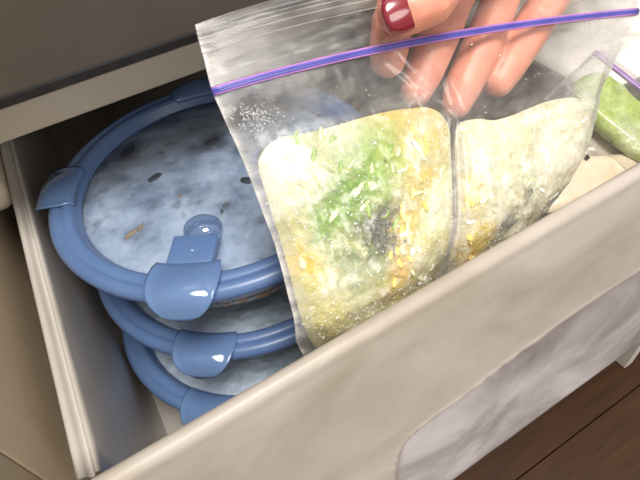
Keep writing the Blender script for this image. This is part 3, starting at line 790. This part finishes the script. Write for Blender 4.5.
gp = [z0+[.004, -.010], z0+[.03, -.011], z0+[.055, -.012], z0+[.069, -.020], z0+[.068, -.034], z0+[.05, -.042], z0+[.02, -.041], z0+[-.002, -.030]]
gv = slab('frozen_greens', Q0, ex2s, ey2, gp, .0070, M['veg'], 3, col=g2)
tag(gv, 'light green frozen vegetables in the second zip bag at right', 'frozen food')
b2 = empty('freezer_bag', Vector(Q0+ex2s*(z0[0]+.04)+ey2*(z0[1]-.04)-n2*.012))
tag(b2, 'second zip bag lying at the right of the drawer behind the cream pouch', 'bag')
def film2(side):
    V = []; H = []; a, b = 80, 70; ez = np.cross(ex2s, ey2)
    for j in range(b):
        for i in range(a):
            u = i/(a-1); v = j/(b-1); x = z0[0]-.009+.084*u; y = z0[1]+.010-.060*v
            e = min(1, min(u, 1-u)/.05)*min(1, (1-v)/.10)*float(sst(.16, .30, v))
            h = .0122*math.sqrt(max(e, 0))+.0002+.0006*fbm((x, y, 31), 90, 3)*e
            V.append(Vector(Q0+ex2s*x+ey2*y+ez*side*h)-b2.location); H.append(.10+.25*max(0, fbm((x, y, 2), 50, 3))+.4*math.exp(-(min(u, 1-u)/.02)**2))
    o = mesh('front_film' if side > 0 else 'back_film', V, grid_faces(a, b), M['film'], b2)
    at = o.data.attributes.new('haze', 'FLOAT', 'POINT'); at.data.foreach_set('value', [max(0, min(1, h)) for h in H])
film2(1); film2(-1)
ez2 = np.cross(ex2s, ey2)
pz = [Vector(Q0+ex2s*(z0[0]-.009+.084*t)+ey2*z0[1]+ez2*.0012)-b2.location for t in np.linspace(0, 1, 20)]
tube('zip_track', pz, (.0019, .0013), solid('purple_zip_plastic', (120, 62, 160), (136, 78, 176), scale=90, rough=.3, coat=.4), b2, 10, flat=tuple(n2))
tube('zip_edge', [p+Vector(ey2)*.0019 for p in pz], .0006, M['zipedge'], b2, 8)

# cream pouches in front of it
def pouch(name, quad_px, z, nrm, thick, mat, seed, label, corner=.0):
    n = np.array(nrm, float); n /= np.linalg.norm(n); P0 = onz(*quad_px[0], z) if len(quad_px[0]) == 2 else np.array(quad_px[0], float)
    pts3 = [onpl(*q, P0, n) for q in quad_px] if len(quad_px[0]) == 2 else [np.array(q) for q in quad_px]
    ex = pts3[1]-pts3[0]; ex -= n*(ex@n); ex /= np.linalg.norm(ex); ey = np.cross(n, ex)
    pts = [np.array([(p-P0)@ex, (p-P0)@ey]) for p in pts3]
    a, b = 60, 50; V = []
    for side in (1, -1):
        for j in range(b):
            for i in range(a):
                u = i/(a-1); v = j/(b-1)
                q = (pts[0]*(1-u)+pts[1]*u)*(1-v)+(pts[3]*(1-u)+pts[2]*u)*v
                e = min(1, min(u, 1-u)/.22)*min(1, min(v, 1-v)/.22)
                h = thick*math.sqrt(max(0, 1-(1-e)**2))*(1+.4*fbm((q[0], q[1], seed), 35, 3))+.0003
                h += .0015*e*max(0, fbm((q[0]*1, q[1]*.4, seed+5), 60, 2))
                V.append(Vector(P0+ex*q[0]+ey*q[1]+n*side*h))
    F = grid_faces(a, b)+grid_faces(a, b, base=a*b, flip=True)
    ring = [i for i in range(a)]+[j*a+a-1 for j in range(1, b)]+[(b-1)*a+i for i in range(a-2, -1, -1)]+[j*a for j in range(b-2, 0, -1)]
    for k in range(len(ring)):
        r0, r1 = ring[k], ring[(k+1) % len(ring)]; F.append((r1, r0, r0+a*b, r1+a*b))
    c = sum(V, Vector())/len(V); o = mesh(name, [v-c for v in V], F, mat); o.location = c; fixn(o)
    tag(o, label, 'pouch', 'cream pouches at the right'); return o, P0, n
po, PP, pn = pouch('food_pouch', [(560, 158), (700, 150), (684, 205), (540, 214)], -.032, (-.05, -.55, .83), .005, M['pouch'], 2, 'cream plastic food pouch with a black mark, wedged behind the drawer front')
po2, _, _ = pouch('food_pouch', [(572, 122), (700, 150), (690, 195), (566, 152)], -.033, (-.1, -.35, .92), .004, solid('grey_beige_pouch', (196, 184, 172), (212, 202, 190), scale=40, rough=.3, coat=.4), 7, 'greyish beige folded pouch between the second zip bag and the cream pouch')
po3, _, _ = pouch('wrapped_package', [(.300, .335, -.028), (.440, .335, -.028), (.445, .165, -.034), (.300, .172, -.034)], 0, (0, -.035, .999), .010, M['white'], 17, 'plain white wrapped package at the top right, behind the second zip bag')
po3['category'] = 'package'; del po3['group']
mk = onpl(580, 160, PP, pn)
V = [Vector(mk)+Vector(pn)*.0062+Vector(d) for d in ((-.0014, 0, 0), (.0016, .001, 0), (.0012, -.0016, -.001), (-.0008, -.0018, -.001))]
m_ = mesh('black_mark', [v-po.location for v in V]+[v-po.location-Vector(pn)*.0004 for v in V], [(0, 1, 2, 3), (7, 6, 5, 4), (0, 4, 5, 1), (1, 5, 6, 2), (2, 6, 7, 3), (3, 7, 4, 0)], M['drk'], po, False)
